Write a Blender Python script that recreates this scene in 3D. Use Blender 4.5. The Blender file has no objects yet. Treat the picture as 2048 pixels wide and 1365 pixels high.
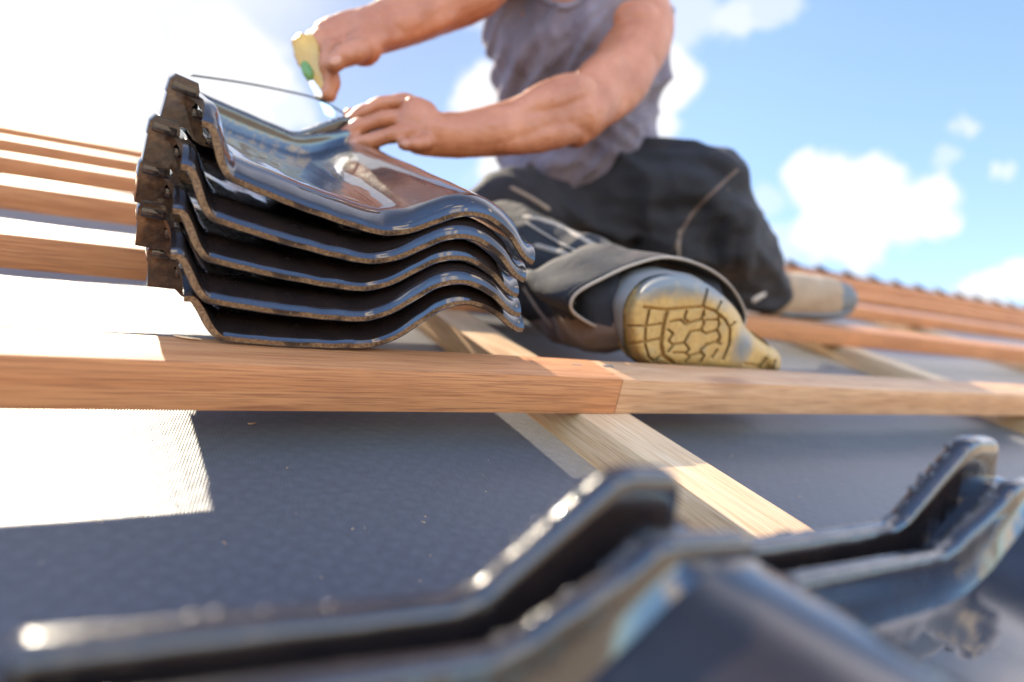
import bpy, bmesh, math, random
from mathutils import Vector, Matrix, noise
from mathutils.bvhtree import BVHTree
R = math.radians
random.seed(7)
C = bpy.context.scene.collection

# ---------------------------------------------------------------- roof frame
# everything on the roof is laid out in roof coordinates: u along the battens, v up the slope, n off the slope
PITCH = R(30)
ROOF = Matrix.Translation((0, 0, 6.0)) @ Matrix.Rotation(PITCH, 4, 'X')
CAM_H = 0.235
FPX, CX, CY = 1396.29, 1024.0, 682.5
def _n(a): return Vector(a).normalized()
DU = _n((3268 - CX, 840 - CY, FPX)); DV = _n((192 - CX, 158 - CY, FPX)); DN = DU.cross(DV).normalized()
DV = DN.cross(DU).normalized()
def P(x, y, Z):                                 # photo point at depth Z (metres) -> roof coordinates
    c = Vector(((x - CX) / FPX * Z, (y - CY) / FPX * Z, Z))
    return Vector((c.dot(DU), c.dot(DV), c.dot(DN) + CAM_H))
def ray(x, y):
    c = Vector((x - CX, y - CY, FPX)); return Vector((c.dot(DU), c.dot(DV), c.dot(DN))).normalized()
def on_v(x, y, v):
    r = ray(x, y); return r * (v / r.y) + Vector((0, 0, CAM_H))
EYE = Vector((0, 0, CAM_H))

# ---------------------------------------------------------------- camera
cam = bpy.data.cameras.new('camera'); cam_o = bpy.data.objects.new('camera', cam); C.objects.link(cam_o)
right = Vector((DU.x, DV.x, DN.x)); down = Vector((DU.y, DV.y, DN.y)); fwd = Vector((DU.z, DV.z, DN.z))
m = Matrix.Identity(4)
for i in range(3): m[i][0] = right[i]; m[i][1] = -down[i]; m[i][2] = -fwd[i]; m[i][3] = EYE[i]
cam_o.matrix_world = ROOF @ m
cam.sensor_width = 36; cam.lens = FPX / 2048 * 36; cam.clip_start = 0.01; cam.clip_end = 5000
cam.dof.use_dof = True; cam.dof.focus_distance = 0.555; cam.dof.aperture_fstop = 2.7; cam.dof.aperture_blades = 0
S = bpy.context.scene; S.camera = cam_o
S.view_settings.view_transform = 'Standard'; S.view_settings.look = 'None'; S.view_settings.gamma = 1
S.view_settings.exposure = 1.2
S.cycles.use_denoising = True; S.cycles.max_bounces = 8; S.cycles.sample_clamp_indirect = 8
S.cycles.caustics_reflective = False; S.cycles.caustics_refractive = False

# ---------------------------------------------------------------- sun and sky
SUN_ROOF = Vector((-0.16, 3.05, 1.0)).normalized()           # towards the sun, roof coordinates
SUN = (ROOF.to_3x3() @ SUN_ROOF).normalized()
sl = bpy.data.lights.new('sun', 'SUN'); sl.energy = 5.0; sl.angle = R(0.53); sl.color = (1.0, 0.87, 0.68)
so = bpy.data.objects.new('sun', sl); C.objects.link(so); so.rotation_euler = SUN.to_track_quat('Z', 'Y').to_euler()
so.location = (0, 0, 20)
W = bpy.data.worlds.new('World'); S.world = W; W.use_nodes = True
nt = W.node_tree; N = nt.nodes; L = nt.links; N.clear()
out = N.new('ShaderNodeOutputWorld'); bg = N.new('ShaderNodeBackground'); L.new(bg.outputs[0], out.inputs[0])
sky = N.new('ShaderNodeTexSky'); sky.sky_type = 'NISHITA'; sky.sun_disc = False
sky.sun_elevation = math.asin(SUN.z); sky.sun_rotation = math.atan2(SUN.x, SUN.y)
sky.air_density = 1.0; sky.dust_density = 0.45; sky.ozone_density = 1.5
tc = N.new('ShaderNodeTexCoord')
nz = N.new('ShaderNodeTexNoise'); nz.inputs['Scale'].default_value = 15; nz.inputs['Detail'].default_value = 5; nz.inputs['Roughness'].default_value = 0.6
L.new(tc.outputs['Generated'], nz.inputs['Vector'])
def vmath(op, a, b=None):
    n = N.new('ShaderNodeVectorMath'); n.operation = op
    for i, x in enumerate((a, b)):
        if x is None: continue
        if isinstance(x, (tuple, list, Vector)): n.inputs[i].default_value = tuple(x)
        else: L.new(x, n.inputs[i])
    return n
def mrange(x, a, b, c=0.0, d=1.0):
    n = N.new('ShaderNodeMapRange'); n.interpolation_type = 'SMOOTHSTEP'; n.clamp = True
    for k, q in zip((1, 2, 3, 4), (a, b, c, d)): n.inputs[k].default_value = q
    L.new(x, n.inputs[0]); return n.outputs[0]
def wmath(op, a, b):
    n = N.new('ShaderNodeMath'); n.operation = op
    for i, x in enumerate((a, b)):
        if isinstance(x, (int, float)): n.inputs[i].default_value = x
        else: L.new(x, n.inputs[i])
    return n.outputs[0]
cen = vmath('SUBTRACT', nz.outputs['Color'], (0.5, 0.5, 0.5))
def warp(amp):
    sc = vmath('SCALE', cen.outputs[0]); sc.inputs['Scale'].default_value = amp
    return vmath('ADD', tc.outputs['Generated'], sc.outputs[0]).outputs[0]
W1 = warp(0.085)
PUFFS = [(1655,385,70,1),(1740,360,62,1),(1700,450,84,1),(1790,425,80,1),(1855,405,60,1),(1875,450,44,1),(1640,460,60,.9),(1610,340,40,.9),(1720,500,55,.8),
         (1335,170,75,1),(1310,240,60,.9),(1380,150,40,.6),(1385,30,70,.5),(1465,45,45,.65),(1500,20,50,.5),(1570,0,50,.5),(1350,90,50,.5),
         (1925,260,27,.6),(1880,318,24,.4),(2030,340,26,.6),(1935,585,30,.9),(1990,572,42,.95),(2060,572,50,1),(2150,590,70,1),
         (970,190,60,.95),(1010,220,60,.9),(990,330,55,.95),(940,205,35,.7),(1530,400,36,.35),(1560,490,50,.4),(970,20,40,.4),
         (480,160,110,.9),(430,110,90,.6),(560,210,70,.6),(360,240,120,1),(200,160,170,.8),(80,200,260,1),
         (-300,300,420,1),(2600,200,300,.9),(2900,-300,350,.9)]
def wdir(px, py): return (ROOF.to_3x3() @ ray(px, py)).normalized()
cov = None
for px, py, r, s in PUFFS:
    d = wdir(px, py)
    cosf = FPX / math.sqrt((px - CX) ** 2 + (py - CY) ** 2 + FPX ** 2)
    a = r / FPX * cosf
    o = mrange(vmath('DISTANCE', W1, d).outputs['Value'], a * 1.15, a * 0.72, 0, s)
    cov = o if cov is None else wmath('MAXIMUM', cov, o)
# loose clouds added out of view, for warm fill and reflections
nz2 = N.new('ShaderNodeTexNoise'); nz2.inputs['Scale'].default_value = 2.6; nz2.inputs['Detail'].default_value = 6
L.new(tc.outputs['Generated'], nz2.inputs['Vector'])
behind = mrange(vmath('DOT_PRODUCT', tc.outputs['Generated'], (ROOF.to_3x3() @ fwd)).outputs['Value'], 0.35, 0.0)
loose = wmath('MULTIPLY', mrange(nz2.outputs['Fac'], 0.575, 0.67, 0, 0.95), behind)
cov = wmath('MAXIMUM', cov, loose)
# bright thin veil of cloud round the sun
veil = mrange(vmath('DISTANCE', W1, SUN).outputs['Value'], 0.42, 0.10)
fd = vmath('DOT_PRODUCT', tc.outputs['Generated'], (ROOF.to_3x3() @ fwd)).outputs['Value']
sk = vmath('SCALE', sky.outputs[0]); L.new(mrange(fd, 0.30, -0.35, 0.12, 0.36), sk.inputs['Scale'])      # sky behind the camera brightened for added fill light
deep = N.new('ShaderNodeMix'); deep.data_type = 'RGBA'; deep.blend_type = 'MULTIPLY'; L.new(mrange(fd, 0.30, -0.35), deep.inputs[0]); L.new(sk.outputs[0], deep.inputs[6]); deep.inputs[7].default_value = (0.72, 0.90, 1.06, 1)  # bluer tint added out of view, for the tile reflections
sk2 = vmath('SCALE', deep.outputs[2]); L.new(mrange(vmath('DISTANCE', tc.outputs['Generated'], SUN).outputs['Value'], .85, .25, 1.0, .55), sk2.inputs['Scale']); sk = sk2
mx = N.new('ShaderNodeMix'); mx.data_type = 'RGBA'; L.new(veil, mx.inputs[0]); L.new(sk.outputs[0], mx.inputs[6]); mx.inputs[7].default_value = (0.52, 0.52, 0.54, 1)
ccol = N.new('ShaderNodeMix'); ccol.data_type = 'RGBA'; L.new(behind, ccol.inputs[0]); ccol.inputs[6].default_value = (0.50, 0.50, 0.51, 1); ccol.inputs[7].default_value = (3.0, 2.4, 1.75, 1)   # clouds behind the camera raised and warmed as added fill
mx2 = N.new('ShaderNodeMix'); mx2.data_type = 'RGBA'; L.new(cov, mx2.inputs[0]); L.new(mx.outputs[2], mx2.inputs[6]); L.new(ccol.outputs[2], mx2.inputs[7])
# pale veil added out of view, in the direction the foreground tile reflects
dz = ray(1750, 1290); nr = Vector((0, .096, .995)); reflect_dir = (ROOF.to_3x3() @ (dz - 2 * dz.dot(nr) * nr)).normalized()
mx3 = N.new('ShaderNodeMix'); mx3.data_type = 'RGBA'; L.new(wmath('MULTIPLY', mrange(vmath('DISTANCE', W1, reflect_dir).outputs['Value'], .85, .25, 0, .75), mrange(fd, .70, .52)), mx3.inputs[0]); L.new(mx2.outputs[2], mx3.inputs[6]); mx3.inputs[7].default_value = (1.35, 1.32, 1.45, 1)
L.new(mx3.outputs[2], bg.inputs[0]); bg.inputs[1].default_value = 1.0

# ---------------------------------------------------------------- helpers
def tag(o, label=None, cat=None, group=None, kind=None):
    if label: o['label'] = label
    if cat: o['category'] = cat
    if group: o['group'] = group
    if kind: o['kind'] = kind
    return o
def empty(name, loc, rot=None, **k):
    o = bpy.data.objects.new(name, None); C.objects.link(o); o.empty_display_size = 0.05
    mm = Matrix.Translation(loc)
    if rot is not None: mm = mm @ rot
    o.matrix_world = ROOF @ mm
    tag(o, **k); return o
def obj(name, bm, mats, parent=None, base=None, smooth=True, roof=True, auto=None):
    me = bpy.data.meshes.new(name)
    if base is not None: bmesh.ops.translate(bm, verts=bm.verts, vec=-Vector(base))
    bm.to_mesh(me); bm.free()
    for mt in (mats if isinstance(mats, (list, tuple)) else [mats]): me.materials.append(mt)
    for p in me.polygons: p.use_smooth = smooth
    o = bpy.data.objects.new(name, me); C.objects.link(o)
    if parent is not None: o.parent = parent
    elif roof: o.matrix_world = ROOF
    if auto is not None:
        e = o.modifiers.new('edges', 'EDGE_SPLIT'); e.split_angle = R(auto)
    return o
def box(bm, lo, hi, bev=0.0):
    r = bmesh.ops.create_cube(bm, size=1); vs = r['verts']
    lo, hi = Vector(lo), Vector(hi)
    for v in vs:
        for i in range(3): v.co[i] = lo[i] + (v.co[i] + 0.5) * (hi[i] - lo[i])
    if bev:
        es = list({e for v in vs for e in v.link_edges})
        bmesh.ops.bevel(bm, geom=es, offset=bev, segments=2, affect='EDGES', profile=0.6)
def catmull(pts, k=6):
    out = []
    for i in range(len(pts) - 1):
        p0 = pts[max(i - 1, 0)]; p1 = pts[i]; p2 = pts[i + 1]; p3 = pts[min(i + 2, len(pts) - 1)]
        for j in range(k):
            t = j / k
            out.append([0.5 * ((2 * b) + (-a + c) * t + (2 * a - 5 * b + 4 * c - d) * t * t + (-a + 3 * b - 3 * c + d) * t ** 3) for a, b, c, d in zip(p0, p1, p2, p3)])
    out.append(list(pts[-1])); return out
def loft(bm, pts, side=None, seg=18, k=5, cap=True):
    """pts: (x,y,z, ra, rb) - ra along 'side', rb across; smooth tube with rounded ends"""
    q = catmull([list(p) for p in pts], k)
    ps = [Vector(a[:3]) for a in q]; rs = [(a[3], a[4]) for a in q]
    if cap:                                     # rounded ends
        for end in (0, 1):
            i0, i1 = (0, 1) if end == 0 else (-1, -2)
            d = (ps[i0] - ps[i1]).normalized(); ra, rb = rs[i0]; p0 = ps[i0]; rr = min(ra, rb)
            ex = [(p0 + d * rr * math.sin(R(a)), (ra * math.cos(R(a)), rb * math.cos(R(a)))) for a in (25, 50, 72, 86)]
            if end == 0:
                ps = [e[0] for e in reversed(ex)] + ps; rs = [e[1] for e in reversed(ex)] + rs
            else:
                ps = ps + [e[0] for e in ex]; rs = rs + [e[1] for e in ex]
    rings = []
    sd = Vector(side) if side is not None else None
    for i, p in enumerate(ps):
        t = (ps[min(i + 1, len(ps) - 1)] - ps[max(i - 1, 0)]).normalized()
        if sd is None: sd = t.orthogonal()
        a = (sd - t * sd.dot(t)).normalized(); b = t.cross(a)
        if side is None: sd = a
        rings.append([bm.verts.new(p + a * rs[i][0] * math.cos(2 * math.pi * j / seg) + b * rs[i][1] * math.sin(2 * math.pi * j / seg)) for j in range(seg)])
    for i in range(len(rings) - 1):
        for j in range(seg):
            bm.faces.new((rings[i][j], rings[i][(j + 1) % seg], rings[i + 1][(j + 1) % seg], rings[i + 1][j]))
    bm.faces.new(list(reversed(rings[0]))); bm.faces.new(rings[-1])
    return rings
def ellipsoid(bm, c, rad, rot=None, sub=3):
    r = bmesh.ops.create_icosphere(bm, subdivisions=sub, radius=1)
    mm = Matrix.Translation(c) @ (rot.to_4x4() if rot is not None else Matrix.Identity(4)) @ Matrix.Diagonal((*rad, 1))
    bmesh.ops.transform(bm, matrix=mm, verts=r['verts'])
def remesh(bm, voxel, it=6, fac=0.5):
    """fuse overlapping closed shapes into one continuous surface"""
    me = bpy.data.meshes.new('tmp'); bm.to_mesh(me); bm.free()
    o = bpy.data.objects.new('tmp', me); C.objects.link(o)
    a = o.modifiers.new('r', 'REMESH'); a.mode = 'VOXEL'; a.voxel_size = voxel
    s = o.modifiers.new('s', 'SMOOTH'); s.iterations = it; s.factor = fac
    dg = bpy.context.evaluated_depsgraph_get(); dg.update()
    ev = bpy.data.meshes.new_from_object(o.evaluated_get(dg))
    b = bmesh.new(); b.from_mesh(ev)
    bpy.data.objects.remove(o); bpy.data.meshes.remove(me); bpy.data.meshes.remove(ev)
    return b
def displace(bm, fn):
    bm.normal_update()
    mv = [(v, v.normal.copy() * fn(v.co, v.normal)) for v in bm.verts]
    for v, d in mv: v.co += d
def bvh(bm):
    bm.verts.ensure_lookup_table(); bm.faces.ensure_lookup_table()
    return BVHTree.FromBMesh(bm)
def hit(tree, px, py):
    h = tree.ray_cast(EYE, ray(px, py)); return h[0], h[1]
def sweep(bm, pts, r, seg=8, k=5, flat=1.0, side=None):
    loft(bm, [(*p, r, r * flat) for p in pts], side=side, seg=seg, k=k)

# ---------------------------------------------------------------- materials
class Mat:
    def __init__(s, name, **kw):
        s.m = bpy.data.materials.new(name); s.m.use_nodes = True
        s.t = s.m.node_tree; s.b = s.t.nodes['Principled BSDF']; s.co = s.t.nodes.new('ShaderNodeTexCoord')
        for k, v in kw.items(): s.set(k, v)
    def set(s, k, v):
        i = s.b.inputs[k.replace('_', ' ')]
        if isinstance(v, bpy.types.NodeSocket): s.t.links.new(v, i)
        else: i.default_value = (*v, 1) if isinstance(v, tuple) and len(v) == 3 and i.type == 'RGBA' else v
    def map(s, scale=(1, 1, 1), rot=(0, 0, 0), src='Object'):
        n = s.t.nodes.new('ShaderNodeMapping'); n.inputs['Scale'].default_value = scale; n.inputs['Rotation'].default_value = rot
        s.t.links.new(s.co.outputs[src], n.inputs[0]); return n.outputs[0]
    def noise(s, vec, scale, detail=4, rough=.55, dist=0):
        n = s.t.nodes.new('ShaderNodeTexNoise'); n.inputs['Scale'].default_value = scale; n.inputs['Detail'].default_value = detail
        n.inputs['Roughness'].default_value = rough; n.inputs['Distortion'].default_value = dist
        if vec is not None: s.t.links.new(vec, n.inputs['Vector'])
        return n.outputs['Fac']
    def wave(s, vec, scale, dist=0, detail=2, kind='BANDS', direction='X', dscale=1):
        n = s.t.nodes.new('ShaderNodeTexWave'); n.wave_type = kind; n.bands_direction = direction; n.inputs['Scale'].default_value = scale
        n.inputs['Distortion'].default_value = dist; n.inputs['Detail'].default_value = detail; n.inputs['Detail Scale'].default_value = dscale
        s.t.links.new(vec, n.inputs['Vector']); return n.outputs['Fac']
    def ramp(s, fac, *stops):
        n = s.t.nodes.new('ShaderNodeValToRGB'); e = n.color_ramp.elements
        while len(e) < len(stops): e.new(0.5)
        for el, (p, c) in zip(e, stops):
            el.position = p; el.color = (*c, 1) if isinstance(c, tuple) else (c, c, c, 1)
        s.t.links.new(fac, n.inputs[0]); return n.outputs[0]
    def mix(s, fac, a, b, mode='MIX'):
        n = s.t.nodes.new('ShaderNodeMix'); n.data_type = 'RGBA'; n.blend_type = mode
        for i, x in ((0, fac), (6, a), (7, b)):
            if isinstance(x, bpy.types.NodeSocket): s.t.links.new(x, n.inputs[i])
            else: n.inputs[i].default_value = (*x, 1) if isinstance(x, tuple) else x
        return n.outputs[2]
    def math(s, op, a, b=0.0):
        n = s.t.nodes.new('ShaderNodeMath'); n.operation = op
        for i, x in enumerate((a, b)):
            if isinstance(x, bpy.types.NodeSocket): s.t.links.new(x, n.inputs[i])
            else: n.inputs[i].default_value = x
        return n.outputs[0]
    def bump(s, h, strength, dist):
        n = s.t.nodes.new('ShaderNodeBump'); n.inputs['Strength'].default_value = strength; n.inputs['Distance'].default_value = dist
        s.t.links.new(h, n.inputs['Height']); s.t.links.new(n.outputs[0], s.b.inputs['Normal'])

def glaze():
    k = Mat('glazed_tile', Metallic=0.0)
    v = k.map()
    sp = k.noise(v, 900, 2)
    k.set('Base Color', k.ramp(k.noise(v, 40, 5), (.3, (.011, .008, .008)), (.75, (.024, .014, .011))))
    k.set('Roughness', k.ramp(k.noise(v, 60, 5), (.35, .2), (.75, .32)))
    k.set('IOR', 1.5); k.set('Specular IOR Level', .22); k.set('Coat Weight', 1.0); k.set('Coat IOR', 1.6); k.set('Coat Roughness', .02)
    h = k.math('ADD', k.math('MULTIPLY', k.noise(v, 38, 3), .8), k.math('MULTIPLY', k.noise(v, 230, 2), .20))
    k.bump(h, .35, .0022)
    return k.m
def clay():
    k = Mat('fired_clay_edge'); v = k.map()
    n1 = k.noise(v, 420, 6, .75); n2 = k.noise(v, 30, 5)
    c = k.ramp(n1, (.30, (.03, .018, .012)), (.44, (.13, .07, .034)), (.60, (.28, .165, .078)), (.78, (.42, .21, .085)))
    c = k.mix(k.ramp(n2, (.50, 0.0), (.60, .9)), c, (.028, .018, .013))
    k.set('Base Color', c); k.set('Roughness', k.ramp(n2, (.45, .5), (.6, .18))); k.bump(n1, .7, .0012)
    return k.m
def wood(name, a, b, dark, sc=1.0, axis=0, rough=.62):
    k = Mat(name)
    s = [70, 70, 70]; s[axis] = 3.0
    inf = k.t.nodes.new('ShaderNodeObjectInfo')
    mp = k.t.nodes.new('ShaderNodeMapping'); mp.inputs['Scale'].default_value = s
    add = k.t.nodes.new('ShaderNodeVectorMath'); add.operation = 'ADD'
    k.t.links.new(k.co.outputs['Object'], add.inputs[0])
    vs = k.t.nodes.new('ShaderNodeVectorMath'); vs.operation = 'SCALE'; vs.inputs[0].default_value = (3.1, 1.7, 2.3)
    k.t.links.new(inf.outputs['Random'], vs.inputs['Scale']); k.t.links.new(vs.outputs[0], add.inputs[1])
    k.t.links.new(add.outputs[0], mp.inputs[0]); v = mp.outputs[0]
    s2 = [430, 430, 430]; s2[axis] = 10
    mp2 = k.t.nodes.new('ShaderNodeMapping'); mp2.inputs['Scale'].default_value = s2; k.t.links.new(add.outputs[0], mp2.inputs[0])
    g = k.noise(v, 1.0, 4, .6, .6); f = k.noise(mp2.outputs[0], 1.6, 3, .6); big = k.noise(add.outputs[0], 6, 3)
    c = k.mix(k.ramp(g, (.32, 0.0), (.68, 1.0)), a, b)
    c = k.mix(k.math('MULTIPLY', k.ramp(f, (.46, 0.0), (.66, 1.0)), .75), c, dark)
    c = k.mix(k.math('MULTIPLY', k.ramp(big, (.5, 0.0), (.72, 1.0)), .35), c, dark)
    # knots
    mk = k.t.nodes.new('ShaderNodeMapping'); sk_ = [14, 14, 14]; sk_[axis] = 5; mk.inputs['Scale'].default_value = sk_; k.t.links.new(add.outputs[0], mk.inputs[0])
    vo = k.t.nodes.new('ShaderNodeTexVoronoi'); vo.inputs['Scale'].default_value = .55; k.t.links.new(mk.outputs[0], vo.inputs['Vector'])
    c = k.mix(k.ramp(vo.outputs['Distance'], (.05, .8), (.13, 0.0)), c, dark)
    k.set('Base Color', c); k.set('Roughness', rough); k.bump(k.math('ADD', f, g), .35, .0008)
    return k.m
M = {}
M['glaze'] = glaze(); M['clay'] = clay()
def lockface():
    k = Mat('thin_brown_glaze'); v = k.map(); n = k.noise(v, 75, 5, .6); b = k.noise(v, 38, 3)
    c = k.ramp(n, (.36, (.018, .011, .009)), (.54, (.075, .038, .020)), (.74, (.24, .13, .06)))
    k.set('Base Color', k.mix(k.ramp(b, (.54, 0.0), (.62, .85)), c, (.04, .022, .015))); k.set('Roughness', .3); k.set('Specular IOR Level', .2); k.set('Coat Weight', 1.0); k.set('Coat Roughness', .03)
    k.bump(k.noise(v, 110, 3), .35, .003); return k.m
M['lockface'] = lockface()
M['batten'] = wood('reddish_planed_wood', (.46, .170, .055), (.57, .25, .098), (.24, .08, .03), axis=0)
M['batten_pale'] = wood('pale_planed_wood', (.52, .26, .115), (.62, .36, .19), (.30, .13, .055), axis=0)
M['counter'] = wood('pale_pine_wood', (.62, .38, .19), (.70, .49, .29), (.42, .22, .095), axis=1)
def membrane():
    k = Mat('woven_roof_membrane')
    v = k.map(rot=(0, 0, R(14)))
    ribs = k.wave(v, 190, .35, 1, direction='Y', dscale=2)          # fine woven ribs
    ribs2 = k.wave(v, 150, .3, 1, direction='X', dscale=2)
    v2 = k.map(rot=(0, 0, R(45)))
    d1 = k.wave(v2, 24, .6, 1, direction='X'); d2 = k.wave(v2, 24, .6, 1, direction='Y')
    dia = k.math('MULTIPLY', d1, d2)
    big = k.noise(k.map(), 9, 4)
    c = k.mix(k.ramp(k.noise(k.map(), 240, 3), (.3, 0.0), (.75, 1.0)), (.040, .040, .047), (.070, .069, .078))
    c = k.mix(k.ramp(k.noise(k.map(), 1500, 1), (.74, 0.0), (.80, 1.0)), c, (.32, .27, .22))       # dust and wood crumbs
    c = k.mix(k.math('MULTIPLY', ribs, .35), c, (.032, .032, .037))
    c = k.mix(k.math('MULTIPLY', dia, .30), c, (.088, .087, .095))
    k.set('Base Color', c); k.set('Roughness', .42); k.set('IOR', 1.55); k.set('Sheen Weight', .15)
    h = k.math('ADD', k.math('MULTIPLY', ribs, .20), k.math('ADD', k.math('MULTIPLY', dia, .20), k.math('ADD', k.math('MULTIPLY', ribs2, .14), k.math('MULTIPLY', big, 5.0))))
    k.bump(h, .5, .0012)
    return k.m
M['membrane'] = membrane()
def skin():
    k = Mat('sunned_skin'); v = k.map()
    c = k.ramp(k.noise(v, 22, 4), (.3, (.33, .108, .044)), (.7, (.46, .178, .086)))
    c = k.mix(k.ramp(k.noise(v, 220, 3), (.55, 0.0), (.8, .35)), c, (.42, .15, .08))
    k.set('Base Color', c); k.set('Roughness', .46); k.set('Subsurface Weight', .12); k.set('Subsurface Radius', (.012, .004, .002)); k.set('Subsurface Scale', .6)
    cre = k.noise(k.map((1, 1, 1)), 420, 3, .6); k.bump(k.math('ADD', cre, k.math('MULTIPLY', k.noise(v, 90, 3), 1.5)), .35, .0012)
    return k.m
M['skin'] = skin()
def cloth(name, a, b, weave=900, rough=.85, dust=None, dscale=9, sheen=.25, dlo=.56, dhi=.75):
    k = Mat(name); v = k.map()
    c = k.mix(k.ramp(k.noise(v, 14, 4), (.3, 0.0), (.7, 1.0)), a, b)
    if dust: c = k.mix(k.ramp(k.noise(v, dscale, 6, .65), (dlo, 0.0), (dhi, .75)), c, dust)
    if dust: c = k.mix(k.ramp(k.noise(v, 75, 2), (.73, 0.0), (.78, .8)), c, dust)
    k.set('Base Color', c); k.set('Roughness', rough); k.set('Sheen Weight', sheen)
    k.bump(k.math('ADD', k.noise(v, weave, 2), k.math('MULTIPLY', k.noise(v, 60, 4), 2.5)), .45, .0015)
    return k.m
M['shirt'] = cloth('faded_grey_cotton', (.115, .092, .116), (.195, .160, .186), dust=(.25, .22, .24), dlo=.6, dhi=.85)
M['trouser'] = cloth('dark_work_cloth', (.009, .008, .010), (.020, .017, .018), dust=(.13, .085, .06), dscale=7, dlo=.56, dhi=.95, sheen=.02)
M['brown_cloth'] = cloth('dusty_brown_cloth', (.10, .06, .042), (.16, .10, .07), dust=(.25, .18, .13))
M['piping'] = cloth('beige_piping', (.24, .18, .13), (.34, .27, .20))
def plain(name, c, r=.5, **kw):
    k = Mat(name, Roughness=r, **kw); v = k.map(); n = k.noise(v, 60, 4)
    k.set('Base Color', k.mix(n, tuple(x * .8 for x in c), tuple(min(1, x * 1.2) for x in c))); k.bump(n, .15, .001); return k.m
M['nail'] = plain('fingernail', (.45, .20, .125), .4)
M['hair'] = plain('brown_hair', (.06, .035, .02), .6)
M['eye'] = plain('eye_white', (.6, .58, .55), .2)
M['lip'] = plain('lips', (.42, .15, .11), .45)
M['white_tag'] = plain('white_label', (.62, .60, .56), .6)
M['brass'] = plain('brass_button', (.65, .42, .16), .3, Metallic=.8)
M['strap'] = plain('black_strap', (.018, .018, .016), .35)
M['blade'] = plain('steel_blade', (.80, .80, .80), .22, Metallic=1.0)
M['green'] = plain('green_plastic', (.10, .22, .05), .35)
M['nose'] = plain('bright_metal_nose', (.75, .74, .70), .25, Metallic=.7)
def knife_plastic():
    k = Mat('translucent_yellow_plastic', Roughness=.22); v = k.map()
    k.set('Base Color', k.ramp(k.noise(v, 40, 3), (.3, (.58, .32, .04)), (.7, (.70, .45, .10)))); k.set('Transmission Weight', .25); k.set('Subsurface Weight', .2); k.set('Subsurface Scale', .01)
    return k.m
M['yellow'] = knife_plastic()
PB = P(1250, 640, 1.15); PB.z = .067
WAIST = tuple(on_v(1500, 690, .55) - PB)
def rubber():
    k = Mat('worn_yellow_rubber'); v = k.map()
    n1 = k.noise(v, 18, 5, .6); n2 = k.noise(v, 160, 5)
    sep = k.t.nodes.new('ShaderNodeSeparateXYZ'); k.t.links.new(k.co.outputs['Object'], sep.inputs[0])
    c = k.ramp(n2, (.3, (.36, .21, .065)), (.7, (.50, .31, .10)))
    # blue-grey scuffing rubbed over the upper rim and waist of the sole
    g = k.math('ADD', k.math('MULTIPLY', k.math('SUBTRACT', sep.outputs['Z'], .074), 26.0), n1)
    k2 = k.ramp(g, (.32, 0.0), (.75, 1.0))
    dw = k.t.nodes.new('ShaderNodeVectorMath'); dw.operation = 'DISTANCE'; k.t.links.new(k.co.outputs['Object'], dw.inputs[0]); dw.inputs[1].default_value = WAIST
    k3 = k.ramp(k.math('ADD', k.math('MULTIPLY', dw.outputs['Value'], 14.0), k.math('MULTIPLY', n1, .6)), (.46, 1.0), (.74, 0.0))
    k2 = k.math('MAXIMUM', k2, k3)
    c = k.mix(k2, c, (.15, .155, .15))
    c = k.mix(k.ramp(k.noise(v, 45, 4), (.56, 0.0), (.74, .55)), c, (.30, .24, .14))
    k.set('Base Color', c); k.set('Roughness', .55); k.bump(k.math('ADD', n2, k.noise(v, 700, 2)), .3, .0008)
    return k.m
M['rubber'] = rubber()
M['boot_side'] = cloth('blue_grey_boot_rubber', (.13, .115, .098), (.21, .19, .165), weave=500, rough=.8, sheen=0.0, dust=(.30, .23, .14), dlo=.5, dhi=.8)
M['suede'] = cloth('tan_suede', (.27, .165, .085), (.40, .27, .155), weave=600, dust=(.5, .4, .28))
M['toe'] = plain('grey_toe_cap', (.12, .12, .115), .6)
M['plaster'] = plain('plaster', (.62, .58, .5), .9)

# ---------------------------------------------------------------- ground and house
def bounce_sand():  # unseen ground, pale sand tone chosen to bounce warm fill upward
    k = Mat('pale_bounce_sand', Roughness=.9); v = k.map()
    k.set('Base Color', k.ramp(k.noise(v, .8, 6), (.3, (.48, .36, .23)), (.7, (.62, .49, .34)))); return k.m
bm = bmesh.new(); bmesh.ops.create_grid(bm, x_segments=40, y_segments=40, size=600)
tag(obj('ground', bm, bounce_sand(), roof=False), kind='structure')
RIDGE_V = 2.40; U0, U1, V0 = -3.0, 9.0, -2.2
bm = bmesh.new()                                # underlay over both slopes, gently sagging between the rafters
bm_u = [U0 + (U1 - U0) * i / 240 for i in range(241)]; bm_v = [V0 + (RIDGE_V - V0) * j / 46 for j in range(47)]
grid = [[bm.verts.new((u, v, -.004 * math.sin(math.pi * ((u - .43) / .938 % 1.0)) ** 2 + .0015 * noise.noise((u * 6, v * 5, 0)))) for u in bm_u] for v in bm_v]
for j in range(46):
    for i in range(240): bm.faces.new((grid[j][i], grid[j][i + 1], grid[j + 1][i + 1], grid[j + 1][i]))
c2, s2 = math.cos(2 * PITCH), math.sin(2 * PITCH)
far = [bm.verts.new((u, RIDGE_V + 4.6 * c2, -4.6 * s2)) for u in bm_u]
for i in range(240): bm.faces.new((grid[46][i], grid[46][i + 1], far[i + 1], far[i]))
house = empty('house', (0, 0, 0), label='pitched house roof covered in dark grey woven underlay, stripped of its tiles', cat='house')
obj('roof_underlay', bm, M['membrane'], house)
inv = ROOF.inverted()
bm = bmesh.new()
a = ROOF @ Vector((U0 + .3, V0 + .3, -.15)); b_ = ROOF @ Vector((U1 - .3, RIDGE_V, 0)); yb = 2 * b_.y - a.y
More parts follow.
